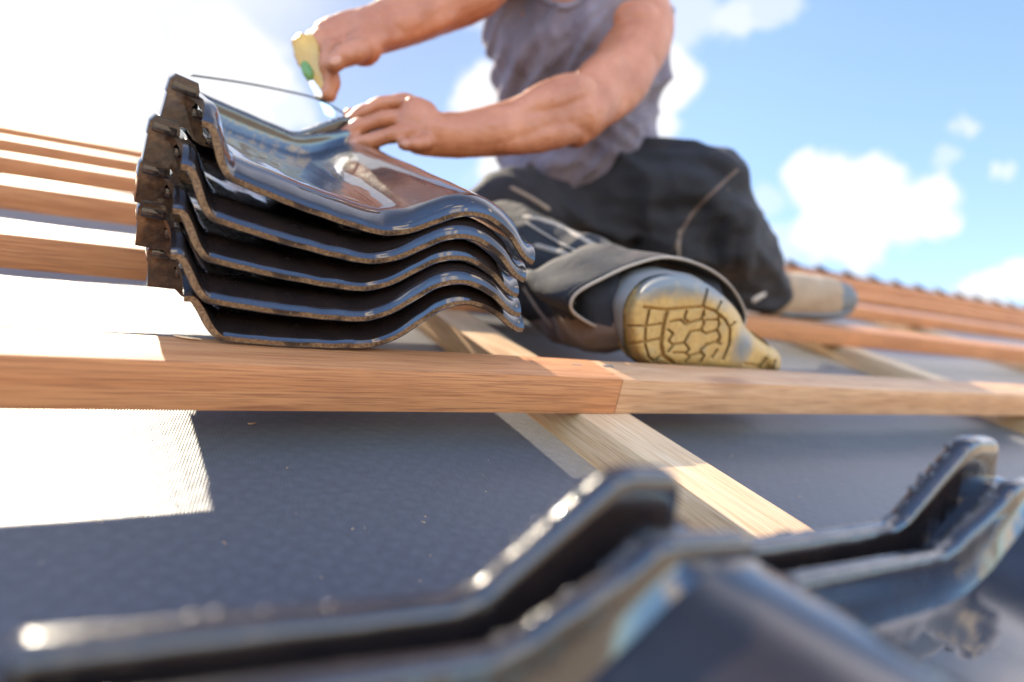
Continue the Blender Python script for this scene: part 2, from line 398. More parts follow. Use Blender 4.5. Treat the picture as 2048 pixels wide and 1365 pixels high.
box(bm, (a.x, a.y, 0), (b_.x, yb, a.z)); bmesh.ops.transform(bm, matrix=inv, verts=bm.verts)
obj('wall', bm, M['plaster'], house, smooth=False)

# ---------------------------------------------------------------- battens
H1, H2, DEP = 0.035, 0.0355, 0.055               # counter batten height, batten height, batten depth
TOP = H1 + H2
def batten(u0, u1, v, label, mat='batten', sub=60):
    bm = bmesh.new(); box(bm, (u0, v, H1 + .0005), (u1, v + DEP, TOP), .0012)
    base = Vector(((u0 + u1) / 2, v, H1))
    e = empty('roof_batten', base, label=label, cat='batten', group='wooden battens across the roof slope')
    ex = [ed for ed in bm.edges if abs((ed.verts[0].co - ed.verts[1].co).x) > .3 * (u1 - u0)]
    bmesh.ops.subdivide_edges(bm, edges=ex, cuts=sub, use_grid_fill=False)
    ph = random.random() * 9
    for vv in bm.verts:                         # timber is never quite straight
        vv.co.y += .0016 * noise.noise((vv.co.x * 3 + ph, 0, ph)); vv.co.z += .0009 * noise.noise((vv.co.x * 4, ph, 3)) * (1 if vv.co.z > H1 + .01 else 0)
    C.objects.unlink(e); bpy.data.objects.remove(e)
    for vv in bm.verts: vv.co -= base
    o = obj('roof_batten', bm, M[mat], smooth=True, auto=35)
    o.matrix_world = ROOF @ Matrix.Translation(base)
    tag(o, label, 'batten', 'wooden battens across the roof slope'); return o
VB = 0.476; GAUGE = 0.36
JOINT = .4385
batten(-1.6, JOINT - .0006, VB, 'nearest reddish batten under the tile stack, left of the butt joint')
batten(JOINT + .0006, 3.4, VB + .0012, 'nearest paler batten in front of the boot sole, right of the butt joint', 'batten_pale')
names = ['second batten up the slope, under the standing boot and behind the tile stack', 'third batten up the slope, counted from the one below the tile stack',
         'fourth batten up the slope, counted from the one below the tile stack', 'fifth batten up the slope, just below the topmost one', 'topmost batten along the skyline, nearest the ridge']
for i, nm in enumerate(names): batten(-2.2, 8.5, VB + GAUGE * (i + 1) + (.006 if i == 0 else 0), nm, sub=120)
batten(-1.2, 1.2, VB - GAUGE, 'lowest batten, hidden under the heads of the blurred foreground tiles')
def counter(u, label):
    base = Vector((u, 0, 0)); bm = bmesh.new(); box(bm, (0, V0 + .2, -.004), (.062, RIDGE_V - .05, H1), .0012)
    o = obj('counter_batten', bm, M['counter'], smooth=True, auto=35); o.matrix_world = ROOF @ Matrix.Translation(base)
    tag(o, label, 'counter batten', 'pale counter battens running up the slope')
counter(.397, 'pale counter batten running up the slope beneath the batten joint, middle of the picture')
counter(1.335, 'counter batten to the right of the boot sole, running up toward the standing boot')
counter(2.273, 'counter batten far right, running up the slope beyond the standing boot')

# ---------------------------------------------------------------- roof tiles
LT = 0.38; TH = 0.0060; YC = 0.088              # tile length, thickness, corner cut
PROF = [(-.030, .0272), (-.0225, .0272), (-.0165, .0200), (-.0090, .0075), (-.0025, .0010), (.004, 0), (.03, -.0010), (.06, -.0012), (.090, 0), (.106, .0014),
        (.118, .0040), (.134, .0118), (.149, .0245), (.165, .0370), (.1825, .0437), (.2016, .0440), (.222, .0378), (.238, .0285), (.246, .0252), (.253, .0248)]
PX = catmull([list(p) for p in PROF], 5)
def sm(a, b, x):
    t = max(0, min(1, (x - a) / (b - a))); return t * t * (3 - 2 * t)
def prof_z(x):
    for (a, za), (b_, zb) in zip(PX, PX[1:]):
        if a <= x <= b_: return za + (zb - za) * (x - a) / max(1e-9, b_ - a)
    return PX[0][1] if x < PX[0][0] else PX[-1][1]
def rib_mesh(x0, x1, y0, y1, hgt, r=.0040, slope=.0015):
    """a moulded rib across the head of the tile: straight pan run, straight slope, flat crest, sharp rounded shoulders"""
    bm = bmesh.new(); n = int((x1 - x0) / .0008); secs = []
    KN = [(-.05, 0), (.108, 0), (.118, .004), (.160, .0425), (.168, .0445), (.20, .0440), (.26, .034)]
    def base(x):
        def lin(q):
            for (a, za), (b_, zb) in zip(KN, KN[1:]):
                if a <= q <= b_: return za + (zb - za) * (q - a) / (b_ - a)
            return 0
        return sum(lin(x + d * .0012) for d in (-2, -1, 0, 1, 2)) / 5
    for i in range(n + 1):
        x = x0 + (x1 - x0) * i / n
        e = min(x - x0, x1 - x); ex = min(1, e / .006); dz = -.006 * (1 - math.sqrt(max(0, 1 - (1 - ex) ** 2)))
        z = LIP + base(x) + hgt(x) + dz + .0004 * noise.noise((x * 60, y0 * 99, 4)) + .00008 * noise.noise((x * 250, y0 * 99, 9)); zb = LIP + prof_z(x) - .003
        w = .0003 * noise.noise((x * 90, 7, y0 * 50)) + .00008 * noise.noise((x * 290, 3, y0 * 70))
        ya, yb = y0 + w, y1 + w
        secs.append([bm.verts.new(Vector((x, yy, zz))) for yy, zz in ((ya - slope, zb + .002), (ya - slope * .35, zb + (z - zb) * .42), (ya, z - r * 1.8), (ya + r * .12, z - r * .75), (ya + r * .5, z - r * .2), (ya + r * 1.1, z), (yb - r * 1.1, z), (yb - r * .5, z - r * .2), (yb - r * .12, z - r * .75), (yb, z - r * 1.8), (yb + .0015, zb))])
    for a, b_ in zip(secs, secs[1:]):
        for k in range(10): bm.faces.new((a[k], a[k + 1], b_[k + 1], b_[k]))
    bm.faces.new(secs[0]); bm.faces.new(list(reversed(secs[-1])))
    rnd = random.Random(int(x1 * 1000))                              # beads of glaze added along the far edge to catch sun glints
    for q in range(22):
        x = rnd.choice((rnd.uniform(.112, .165), rnd.uniform(.112, .165), rnd.uniform(x0 + .002, .10)))
        rr = rnd.uniform(.0012, .0022)
        ellipsoid(bm, Vector((x, y1 - r * rnd.uniform(.2, 1.2), LIP + base(x) + hgt(x) - r * .30 - rr * .62)), (rr * 1.5, rr * 1.1, rr), None, 3)
    bmesh.ops.recalc_face_normals(bm, faces=bm.faces)
    return bm
LIP = .0105
def lip(y, x=.05): return LIP * (1 - (1 - min(1, y / (.034 - .014 * sm(.11, .15, x)))) ** 2.3)          # the tail edge is a soft bull-nose
def tile_mesh():
    bm = bmesh.new()
    ys = [0, .0006, .0015, .003, .005, .0075, .0105, .014, .018, .022, .026, .032, .04, .06, .08] + [.1 + i * .02 for i in range(11)]
    y = LT - .060
    ys = [q for q in ys if q < y]
    while y < LT - 1e-6: ys.append(y); y += .0018
    ys.append(LT)
    top, bot = [], []
    for y in ys:
        rt, rb = [], []
        for i, (x, z) in enumerate(PX):
            xa, za = PX[max(i - 1, 0)]; xb, zb = PX[min(i + 1, len(PX) - 1)]
            tx, tz = xb - xa, zb - za; l = math.hypot(tx, tz); nx, nz_ = -tz / l, tx / l
            rnd = -.0014 * (1 - sm(0, .0042, y)) ** 2
            wob = .0007 * noise.noise((x * 25, y * 12, 2.0)) + .0005 * noise.noise((x * 70, y * 40, 5.0))
            edge = 0.0004 * noise.noise((x * 220, 3, 1)) + .0005 * noise.noise((x * 60, 8, 1))
            yy = y + (edge if y < .003 else 0)
            rt.append(bm.verts.new((x, yy, z + rnd + wob + lip(y, x))))
            rb.append(bm.verts.new((x - nx * TH, yy + (.0012 if y == 0 else 0), z - nz_ * TH + wob + lip(y, x))))
        top.append(rt); bot.append(rb)
    n = len(PX)
    for j in range(len(ys) - 1):
        for i in range(n - 1):
            bm.faces.new((top[j][i], top[j][i + 1], top[j + 1][i + 1], top[j + 1][i]))
            bm.faces.new((bot[j][i], bot[j + 1][i], bot[j + 1][i + 1], bot[j][i + 1]))
        for q, fl in ((0, 0), (n - 1, 1)):
            f = (top[j][q], top[j + 1][q], bot[j + 1][q], bot[j][q])
            ff = bm.faces.new(f if fl == 0 else tuple(reversed(f)))
    for i in range(n - 1):
        f = bm.faces.new((top[0][i], bot[0][i], bot[0][i + 1], top[0][i + 1])); f.material_index = 1
        bm.faces.new((top[-1][i], top[-1][i + 1], bot[-1][i + 1], bot[-1][i]))
    # closing rib added under the head to keep sunlight out of the roll
    xs = [.122 + .118 * i / 16 for i in range(17)]
    up = [[bm.verts.new((x, y, prof_z(x) + LIP - TH * .6)) for x in xs] for y in (LT - .028, LT - .020)]
    lo = [[bm.verts.new((x, y, max(.0045, prof_z(x) + LIP - TH * .6 - .034))) for x in xs] for y in (LT - .028, LT - .020)]
    for i in range(16):
        bm.faces.new((up[0][i], lo[0][i], lo[0][i + 1], up[0][i + 1])); bm.faces.new((up[1][i], up[1][i + 1], lo[1][i + 1], lo[1][i])); bm.faces.new((lo[0][i], lo[1][i], lo[1][i + 1], lo[0][i + 1]))
    bmesh.ops.recalc_face_normals(bm, faces=bm.faces)
    return bm
def lock_mesh():                                # side lock strip: starts above the corner cut, outer rib with a thick cap, groove floor
    bm = bmesh.new()
    prof = [(-.0465, .0110), (-.0475, .031), (-.0485, .0315), (-.0485, .0410), (-.0455, .0462), (-.0295, .0462), (-.0270, .0410), (-.0275, .0300), (-.0290, .0275),
            (-.0215, .0275), (-.0200, .0235), (-.0155, .0120), (-.0125, .0095), (-.0040, .0100), (-.0030, .0045), (-.0150, .0035), (-.0210, .0050), (-.0265, .0105)]
    y = YC; ys = []
    ys = [YC, YC + .0015, YC + .020, YC + .034, YC + .2, LT]
    rings = []
    for j, y in enumerate(ys):
        k = .0012 if j == 0 else 0
        cx = -.03; cz = .024
        rings.append([bm.verts.new((x + (cx - x) * k * 20, y, z + (cz - z) * k * 20 - .001)) for x, z in (prof if j < 3 else [(max(x, -.0160) + .0008 * q / 20, z if x > -.0160 else min(z, .013)) for q, (x, z) in enumerate(prof)])])
    n = len(prof)
    for j in range(len(ys) - 1):
        for i in range(n): bm.faces.new((rings[j][i], rings[j][(i + 1) % n], rings[j + 1][(i + 1) % n], rings[j + 1][i]))
    f = bm.faces.new(rings[0]); f.material_index = 1; bm.faces.new(list(reversed(rings[-1])))
    # raised pad on the near end of the rib and a little lug on the groove floor
    box(bm, (-.0458, YC - .0040, .0335), (-.0295, YC + .001, .0405), .0012)
    box(bm, (-.0275, YC - .0022, .0205), (-.0195, YC + .002, .0268), .001)
    box(bm, (-.0125, YC - .003, .0050), (-.0045, YC + .01, .0102), .001)
    bmesh.ops.recalc_face_normals(bm, faces=bm.faces)
    return bm
def new_mesh(name, bm, mats):
    me = bpy.data.meshes.new(name); bm.to_mesh(me); bm.free()
    for q in mats: me.materials.append(q)
    for p in me.polygons: p.use_smooth = True
    return me
TILE_ME = new_mesh('tile_body', tile_mesh(), [M['glaze'], M['clay']])
RIB1_ME = new_mesh('head_rib', rib_mesh(-.006, .190, LT - .0125, LT - .0005, lambda x: .0215), [M['glaze']])
RIB2_ME = new_mesh('head_rib', rib_mesh(-.002, .208, LT - .037, LT - .026, lambda x: .0205 - .0125 * sm(.112, .160, x), slope=.007), [M['glaze']])
LOCK_ME = new_mesh('side_lock', lock_mesh(), [M['glaze'], M['lockface']])
def roof_tile(mat, label, group):
    r = bpy.data.objects.new('roof_tile', None); C.objects.link(r); r.empty_display_size = .05; r.matrix_world = ROOF @ mat
    tag(r, label, 'roof tile', group)
    for nm, me in (('tile_body', TILE_ME), ('side_lock', LOCK_ME), ('head_rib', RIB1_ME), ('head_rib', RIB2_ME)):
        o = bpy.data.objects.new(nm, me); C.objects.link(o); o.parent = r
        e = o.modifiers.new('edges', 'EDGE_SPLIT'); e.split_angle = R(42)
    return r
pos = ['lowest glazed black tile of the stack of five, resting on the batten', 'second glazed tile from the bottom of the stack of five', 'middle glazed tile of the stack of five',
       'second glazed tile from the top of the stack of five', 'topmost glazed tile of the stack, under the hand with the strap']
dx = [0, -.011, -.012, -.010, 0]; STACK = []
for i in range(5):
    t = i / 4
    org = Vector((.0905 - .006 * t + dx[i], .515 + (.002, -.003, .001, -.002, 0)[i], .0785 + .1140 * t))
    mt = Matrix.Translation(org) @ Matrix.Rotation(R((0, -.5, .3, -.3, .2)[i]), 4, 'Z') @ Matrix.Rotation(R(11.6 * t), 4, 'Y') @ Matrix.Rotation(R(-.7 + 4.2 * t), 4, 'X')
    STACK.append(mt); roof_tile(mt, pos[i], 'black glazed roof tiles stacked on the batten')
COVER = .238
for k, lab in ((0, 'big blurred glazed tile in the foreground, its roll crest at the bottom centre'), (1, 'blurred glazed tile in the foreground at the right edge, beside the larger one')):
    head = Vector((-.0060 + COVER * k, .166, .0780))
    mt = Matrix.Translation(head) @ Matrix.Rotation(R(-5.5), 4, 'X') @ Matrix.Rotation(R((3.0, .4)[k]), 4, 'Y') @ Matrix.Translation((0, -LT, 0))
    roof_tile(mt, lab, 'glazed tiles laid in the lowest row')
# tiles of the far slope, their heads showing over the ridge
for k in range(14):
    o = Vector((3.15 + .25 * k, RIDGE_V + .30, -.02 - .30 * math.tan(2 * PITCH) * .0))
    mt = Matrix.Translation((3.15 + .25 * k, RIDGE_V + .03, .050)) @ Matrix.Rotation(R(180), 4, 'Z') @ Matrix.Rotation(R(60), 4, 'X') @ Matrix.Translation((0, -LT + .02, 0))
    roof_tile(mt, 'black glazed tile of the far slope with only its head showing over the ridge', 'tiles of the far slope along the ridge')
# ---------------------------------------------------------------- person
person = empty('person', PB, label='person in grey sleeveless shirt and dark work trousers kneeling on the battens, cutting a strap', cat='person')
def pt(x, y, Z, ra, rb=None): q = P(x, y, Z); return (q.x, q.y, q.z, ra, rb if rb is not None else ra)
def Vp(x, y, Z): return P(x, y, Z)
# shoulder line and torso sections: (centre px, depth, half width, half depth, roll of the width axis in the picture)
def axis(a, yaw):                               # width axis as seen in the picture: a = clockwise tilt, yaw = right side nearer
    c = Vector((math.cos(R(a)) * math.cos(R(yaw)), math.sin(R(a)) * math.cos(R(yaw)), -math.sin(R(yaw))))
    return Vector((c.dot(DU), c.dot(DV), c.dot(DN)))
TORSO = [(1150, 440, 1.36, .150, .105, 4, 12), (1155, 370, 1.35, .146, .108, 5, 12), (1160, 300, 1.33, .136, .105, 5, 14), (1150, 220, 1.31, .134, .104, 8, 16), (1150, 130, 1.28, .150, .112, 11, 18),
         (1143, 50, 1.26, .160, .110, 14, 20), (1125, -20, 1.25, .158, .094, 17, 20), (1112, -62, 1.25, .110, .070, 18, 20)]
def torso_rings(bm, grow, upto=None, seg=40, closed=True):
    q = catmull([list(t) for t in TORSO], 5); rings = []
    cs = [P(a[0], a[1], a[2]) for a in q]
    for i, a in enumerate(q):
        t = (cs[min(i + 1, len(cs) - 1)] - cs[max(i - 1, 0)]).normalized()
        w = axis(a[5], a[6]); w = (w - t * w.dot(t)).normalized(); b = t.cross(w)
        ring = []
        for j in range(seg):
            th = 2 * math.pi * j / seg; cth, sth = math.cos(th), math.sin(th)
            ex = .82
            ring.append(bm.verts.new(cs[i] + w * (a[3] + grow) * math.copysign(abs(cth) ** ex, cth) + b * (a[4] + grow) * math.copysign(abs(sth) ** ex, sth)))
        rings.append(ring)
    for i in range(len(rings) - 1):
        for j in range(seg): bm.faces.new((rings[i][j], rings[i][(j + 1) % seg], rings[i + 1][(j + 1) % seg], rings[i + 1][j]))
    bm.faces.new(list(reversed(rings[0]))); bm.faces.new(rings[-1])
# --- arms
L_ARM = [pt(1235, 10, 1.24, .058), pt(1276, 45, 1.20, .060, .058), pt(1268, 100, 1.165, .055), pt(1222, 158, 1.11, .046), pt(1175, 210, 1.05, .0445), pt(1150, 232, 1.02, .043)]
L_FORE = [pt(1165, 222, 1.035, .040), pt(1140, 226, 1.015, .043), pt(1100, 234, .99, .0430), pt(1040, 251, .955, .0375), pt(960, 266, .915, .0315), pt(890, 272, .885, .0275, .029), pt(858, 268, .872, .0262, .028)]
R_ARM = [pt(1010, -45, 1.30, .060), pt(968, -75, 1.24, .055), pt(965, -85, 1.15, .049), pt(975, -62, 1.07, .046)]
R_FORE = [pt(985, -62, 1.075, .045), pt(950, -30, 1.035, .0475), pt(880, 4, .985, .043), pt(815, 34, .945, .0365), pt(765, 55, .915, .0315), pt(738, 64, .90, .0305)]
def finger(bm, pts, r0):
    """joints thicker than the phalanges between them"""
    out_ = []
    n = len(pts)
    for i, p in enumerate(pts):
        k = 1 - .22 * i / (n - 1)
        q = P(*p); out_.append((q.x, q.y, q.z, r0 * k * 1.04, r0 * k * 1.04))
        if i < n - 1:
            a, b = P(*p), P(*pts[i + 1]); mm = (a + b) / 2
            out_.append((mm.x, mm.y, mm.z, r0 * k * .93, r0 * k * .93))
    loft(bm, out_, seg=14, k=3)
def add_ridges(bm, lines, voxel, it):
    tree = bvh(bm)
    for r, pl in lines:
        q = []
        for x, y in catmull([list(p) for p in pl], 3):
            p, n = hit(tree, x, y)
            if p is None or (q and (p - Vector(q[-1][:3])).length > .06): continue
            q.append([*(p - n * r * .35), r, r])
        if len(q) < 3: continue
        for i, k in ((0, .35), (1, .75), (-1, .35), (-2, .75)): q[i][3] *= k; q[i][4] *= k
        loft(bm, q, seg=12, k=2)
    return remesh(bm, voxel, it)
bm = bmesh.new()
torso_rings(bm, -.008)
loft(bm, [pt(1110, -30, 1.245, .062), pt(1102, -95, 1.21, .058), pt(1090, -150, 1.17, .057)], seg=20)
hc = P(1070, -225, 1.115)
f_dir = (P(760, 230, .86) - hc).normalized(); up_h = (hc - P(1102, -95, 1.21)).normalized()
up_h = (up_h - f_dir * up_h.dot(f_dir)).normalized(); sd_h = f_dir.cross(up_h).normalized()
HR = Matrix((sd_h, f_dir, up_h)).transposed()
def H(x, y, z): return hc + HR @ Vector((x, y, z))
ellipsoid(bm, H(0, -.012, .022), (.077, .096, .090), HR)            # skull
ellipsoid(bm, H(0, .030, -.048), (.056, .062, .075), HR)            # jaw
ellipsoid(bm, H(0, .078, -.092), (.024, .020, .019), HR, 2)         # chin
loft(bm, [(*H(0, .094, .004), .009, .009), (*H(0, .110, -.026), .013, .014), (*H(0, .100, -.040), .011, .012)], seg=12)
for s in (-1, 1):
    ellipsoid(bm, H(.030 * s, .076, .022), (.022, .014, .010), HR, 2)
    ellipsoid(bm, H(.079 * s, -.012, -.012), (.010, .020, .032), HR, 2)
    ellipsoid(bm, H(.038 * s, .062, -.030), (.022, .020, .018), HR, 2)
loft(bm, L_ARM, seg=22); loft(bm, L_FORE, seg=22)
ellipsoid(bm, P(1150, 262, 1.015), (.026, .026, .026), None, 2)      # point of the elbow
loft(bm, [pt(1190, 182, 1.05, .012), pt(1160, 182, 1.005, .024), pt(1110, 196, .968, .027), pt(1040, 226, .935, .020), pt(980, 248, .905, .010)], seg=16)   # brachioradialis
loft(bm, [pt(1165, 262, 1.015, .014), pt(1110, 264, .975, .024), pt(1040, 280, .940, .020), pt(970, 288, .905, .010)], seg=16)                                  # forearm flexors
loft(bm, [pt(1245, 110, 1.115, .018), pt(1205, 150, 1.068, .032), pt(1165, 180, 1.030, .024), pt(1150, 195, 1.005, .010)], seg=16)                                # biceps
loft(bm, [pt(1295, 90, 1.15, .02), pt(1262, 160, 1.115, .034), pt(1215, 215, 1.07, .026), pt(1180, 250, 1.04, .012)], seg=16)                                     # triceps
ellipsoid(bm, P(1268, 50, 1.165), (.046, .050, .040), None, 3)                                                                                                  # deltoid
loft(bm, [pt(745, 84, .88, .012), pt(800, 60, .925, .020), pt(880, 30, .965, .022), pt(940, -5, 1.0, .014)], seg=14)
loft(bm, R_ARM, seg=22); loft(bm, R_FORE, seg=22)
for s, x in ((1, 1230), (-1, 1085)):                                # thighs inside the trousers
    pass
loft(bm, [pt(1140, 420, 1.38, .070), pt(1290, 400, 1.30, .058), pt(1405, 392, 1.255, .038), pt(1448, 480, 1.33, .042), pt(1500, 560, 1.43, .042), pt(1560, 592, 1.48, .038)], seg=16)
loft(bm, [pt(1110, 420, 1.34, .085), pt(980, 470, 1.20, .07), pt(900, 490, 1.13, .05), pt(1000, 500, 1.06, .048), pt(1150, 560, .95, .048), pt(1290, 605, .91, .04), pt(1390, 625, .92, .036)], seg=16)
# --- left hand: palm, four unequal bent fingers pressed on the tile, thumb under them with the strap
loft(bm, [pt(872, 268, .876, .024, .028), pt(852, 264, .868, .020, .031), pt(834, 252, .862, .0170, .034), pt(816, 246, .858, .015, .034)], side=axis(0, 90), seg=20)
finger(bm, [(840, 214, .880), (810, 204, .874), (762, 209, .870), (722, 226, .866), (701, 243, .864)], .0112)
finger(bm, [(846, 240, .868), (815, 235, .862), (765, 239, .852), (715, 256, .846), (685, 279, .846)], .0124)
finger(bm, [(852, 260, .860), (826, 264, .853), (788, 270, .842), (740, 283, .836), (710, 288, .838)], .0118)
finger(bm, [(858, 280, .856), (848, 285, .845), (830, 289, .836), (808, 290, .834)], .0102)
finger(bm, [(850, 250, .885), (800, 250, .900), (740, 240, .895), (702, 232, .880)], .0125)
# --- right hand round the knife
loft(bm, [pt(748, 62, .902, .030, .030), pt(715, 72, .898, .022, .034), pt(685, 82, .896, .020, .034), pt(658, 92, .896, .018, .032)], side=axis(0, 80), seg=20)
finger(bm, [(690, 92, .880), (662, 96, .866), (656, 130, .864), (664, 165, .868), (656, 188, .868)], .0130)
finger(bm, [(676, 74, .892), (645, 76, .880), (624, 104, .876), (632, 130, .884), (650, 137, .895)], .0126)
finger(bm, [(672, 70, .912), (630, 78, .905), (607, 100, .902), (614, 124, .905), (634, 132, .912)], .0118)
finger(bm, [(670, 72, .930), (622, 88, .930), (600, 106, .926), (608, 126, .924), (626, 134, .924)], .0102)
finger(bm, [(735, 92, .880), (712, 104, .856), (686, 113, .846), (667, 128, .842)], .0146)
ellipsoid(bm, P(726, 95, .882), (.026, .022, .024), None, 2)
body = remesh(bm, .0027, 3)
displace(body, lambda c, n: .0014 * noise.noise(c * 24) + .0007 * noise.noise(c * 70) + .0004 * noise.noise(c * 160))
body_tree = bvh(body)
obj('body', body, M['skin'], person, PB)
def nails(items):
    for (x, y, w, h, ang) in items:
        p, n = hit(body_tree, x, y)
        if p is None: continue
        t = axis(ang, 0); t = (t - n * t.dot(n)).normalized(); b = n.cross(t)
        bm = bmesh.new(); rot = Matrix((t, b, n)).transposed()
        ellipsoid(bm, p + n * .0002, (w, h, .0011), rot, 3)
        obj('fingernail', bm, M['nail'], person, PB)
nails([(705, 287, .0060, .0044, 165), (811, 289, .0050, .0037, 170), (678, 279, .0050, .0040, 130), (671, 122, .0078, .0050, 150)])
bm = bmesh.new(); ellipsoid(bm, H(0, -.022, .034), (.082, .096, .088), HR, 4)
displace(bm, lambda c, n: .006 * noise.noise(c * 60) - (.03 if (HR.inverted() @ (c - hc)).y > .058 or (HR.inverted() @ (c - hc)).z < -.035 else 0))
obj('hair', bm, M['hair'], person, PB)
for s in (-1, 1):
    bm = bmesh.new(); ellipsoid(bm, H(.030 * s, .082, .008), (.013, .010, .008), HR, 2); obj('eye', bm, M['eye'], person, PB)
bm = bmesh.new(); ellipsoid(bm, H(0, .090, -.062), (.024, .008, .007), HR, 2); obj('mouth', bm, M['lip'], person, PB)
# --- sleeveless shirt
bm = bmesh.new(); torso_rings(bm, .006)
# shoulder straps of cloth over the top of both shoulders
loft(bm, [pt(1060, -50, 1.25, .05, .045), pt(1000, -42, 1.28, .062, .058)], seg=18)
loft(bm, [pt(1150, -30, 1.23, .05, .045), pt(1222, 4, 1.235, .068, .066), pt(1240, 30, 1.235, .070, .066)], seg=18)
# loose hem bagging over the waistband, cloth hanging behind the arm
loft(bm, [pt(1045, 335, 1.30, .055, .05), pt(1150, 330, 1.27, .06, .05), pt(1265, 300, 1.29, .055, .06)], seg=18)
loft(bm, [pt(1300, 60, 1.27, .045, .05), pt(1285, 130, 1.28, .055, .05), pt(1262, 220, 1.30, .05, .05), pt(1278, 285, 1.31, .035, .04)], seg=18)
shirt = remesh(bm, .006, 6)
shirt = add_ridges(shirt, [(.011, [(985, 90), (1003, 150), (1020, 220), (1040, 300)]), (.010, [(1025, 40), (1040, 110), (1062, 170)]), (.012, [(1062, 30), (1085, 90), (1108, 150)]), (.010, [(1095, 45), (1112, 100), (1122, 140)]),
    (.010, [(1190, 30), (1175, 70), (1150, 110)]), (.009, [(1215, 40), (1195, 75), (1175, 100)]), (.013, [(1215, 250), (1245, 275), (1285, 300)]), (.011, [(1180, 275), (1220, 300), (1265, 318)]), (.012, [(1240, 225), (1265, 250), (1290, 280)]),
    (.013, [(1040, 325), (1110, 330), (1190, 322)])], .005, 5)
TS = (P(1150, 330, 1.34) - P(1130, 0, 1.25)).normalized(); WS = axis(10, 16)
def shirt_fold(c, n):
    a = c.dot(WS); t = c.dot(TS); o = n.dot(WS)
    f = noise.noise((a * 26 + t * 5, t * 4.5, 1.3)); g = noise.noise((a * 14 - t * 9, t * 9, 7.1))
    r = 1 - abs(noise.noise((a * 20 + t * 14, t * 6 + 3, 2.2))) * 2.2
    return .0135 * f + .0075 * g + .0120 * max(0, r) ** 2 - .005 + .0012 * noise.noise(c * 70)
displace(shirt, shirt_fold)
shirt_tree = bvh(shirt)
# cut a round neckline through the front of the cloth
sh_o = obj('shirt', shirt, M['shirt'], person, PB)
cut = bmesh.new(); NX, NY, NRAD = 1127, -47, 57
loft(cut, [(*P(NX, NY, 1.02), NRAD / FPX * 1.02, NRAD / FPX * 1.02), (*P(NX, NY, 1.275), NRAD / FPX * 1.275, NRAD / FPX * 1.275)], seg=48, k=1, cap=False)
bmesh.ops.recalc_face_normals(cut, faces=cut.faces)
cut_o = obj('cutter', cut, M['shirt'], person, PB)
bo = sh_o.modifiers.new('neck', 'BOOLEAN'); bo.operation = 'DIFFERENCE'; bo.object = cut_o; bo.solver = 'EXACT'
dg = bpy.context.evaluated_depsgraph_get(); dg.update()
me2 = bpy.data.meshes.new_from_object(sh_o.evaluated_get(dg)); sh_o.modifiers.clear(); old = sh_o.data; sh_o.data = me2
for p in me2.polygons: p.use_smooth = True
bpy.data.objects.remove(cut_o)
bm = bmesh.new()                                # ribbed neckline
# --- trousers
bm = bmesh.new()
loft(bm, [pt(1155, 345, 1.345, .150, .112), pt(1152, 400, 1.36, .156, .118), pt(1150, 450, 1.37, .150, .112)], side=axis(5, 12), seg=28)
loft(bm, [pt(1115, 408, 1.37, .108), pt(1215, 395, 1.33, .108), pt(1320, 378, 1.28, .092), pt(1400, 372, 1.245, .074), pt(1436, 378, 1.235, .056)], seg=26)
loft(bm, [pt(1330, 312, 1.29, .030), pt(1400, 322, 1.255, .034), pt(1458, 345, 1.235, .026)], seg=16)
loft(bm, [pt(1425, 375, 1.235, .060), pt(1440, 430, 1.27, .072), pt(1452, 490, 1.33, .078), pt(1490, 548, 1.41, .074), pt(1530, 590, 1.46, .050)], seg=26)
loft(bm, [pt(1350, 470, 1.28, .07), pt(1400, 520, 1.34, .07)], seg=20)
loft(bm, [pt(1100, 425, 1.33, .105), pt(1000, 455, 1.22, .085), pt(900, 490, 1.14, .068), pt(960, 495, 1.08, .064)], seg=24)
trouser_up = remesh(bm, .0065, 6)
trouser_up = add_ridges(trouser_up, [(.020, [(1120, 430), (1200, 455), (1300, 470)]), (.016, [(1110, 400), (1180, 430), (1260, 425)]), (.018, [(1290, 430), (1350, 445), (1400, 420)]), (.016, [(1230, 480), (1300, 505), (1350, 500)]),
    (.016, [(1450, 400), (1410, 460), (1395, 530)]), (.014, [(1475, 410), (1455, 470), (1450, 540)]), (.016, [(1480, 470), (1490, 520), (1500, 570)]), (.014, [(1420, 560), (1460, 590), (1510, 600)]), (.013, [(1300, 300), (1360, 312), (1420, 322), (1470, 345)]),
    (.013, [(1330, 330), (1390, 352), (1440, 360)]), (.014, [(1050, 400), (1090, 420), (1140, 450)])], .006, 4)
KN = P(1450, 345, 1.235); HP = P(1140, 400, 1.35)
def fold_leg(c, n):
    q = c - HP; ax = (KN - HP).normalized(); s = q.dot(ax); w = (q - ax * s)
    r1 = 1 - abs(noise.noise((c.x * 7 + c.z * 9, c.y * 7, c.z * 12))) * 2.0
    r2 = 1 - abs(noise.noise((c.x * 13 - c.z * 14, c.y * 12 + 4, c.z * 17))) * 2.2
    return .017 * (max(0, r1) ** 2 - .35) + .0048 * (max(0, r2) ** 2 - .3) + .0006 * noise.noise(c * 60)
displace(trouser_up, fold_leg)
bmesh.ops.smooth_vert(trouser_up, verts=trouser_up.verts, factor=.5, use_axis_x=True, use_axis_y=True, use_axis_z=True)
bmesh.ops.smooth_vert(trouser_up, verts=trouser_up.verts, factor=.5, use_axis_x=True, use_axis_y=True, use_axis_z=True)
up_tree = bvh(trouser_up)
obj('trousers', trouser_up, M['trouser'], person, PB)
bm = bmesh.new()
loft(bm, [pt(915, 488, 1.12, .062), pt(1000, 492, 1.06, .064), pt(1090, 528, .985, .0625), pt(1180, 572, .925, .060), pt(1260, 598, .895, .060), pt(1340, 612, .905, .058), pt(1390, 625, .925, .055)], seg=28)
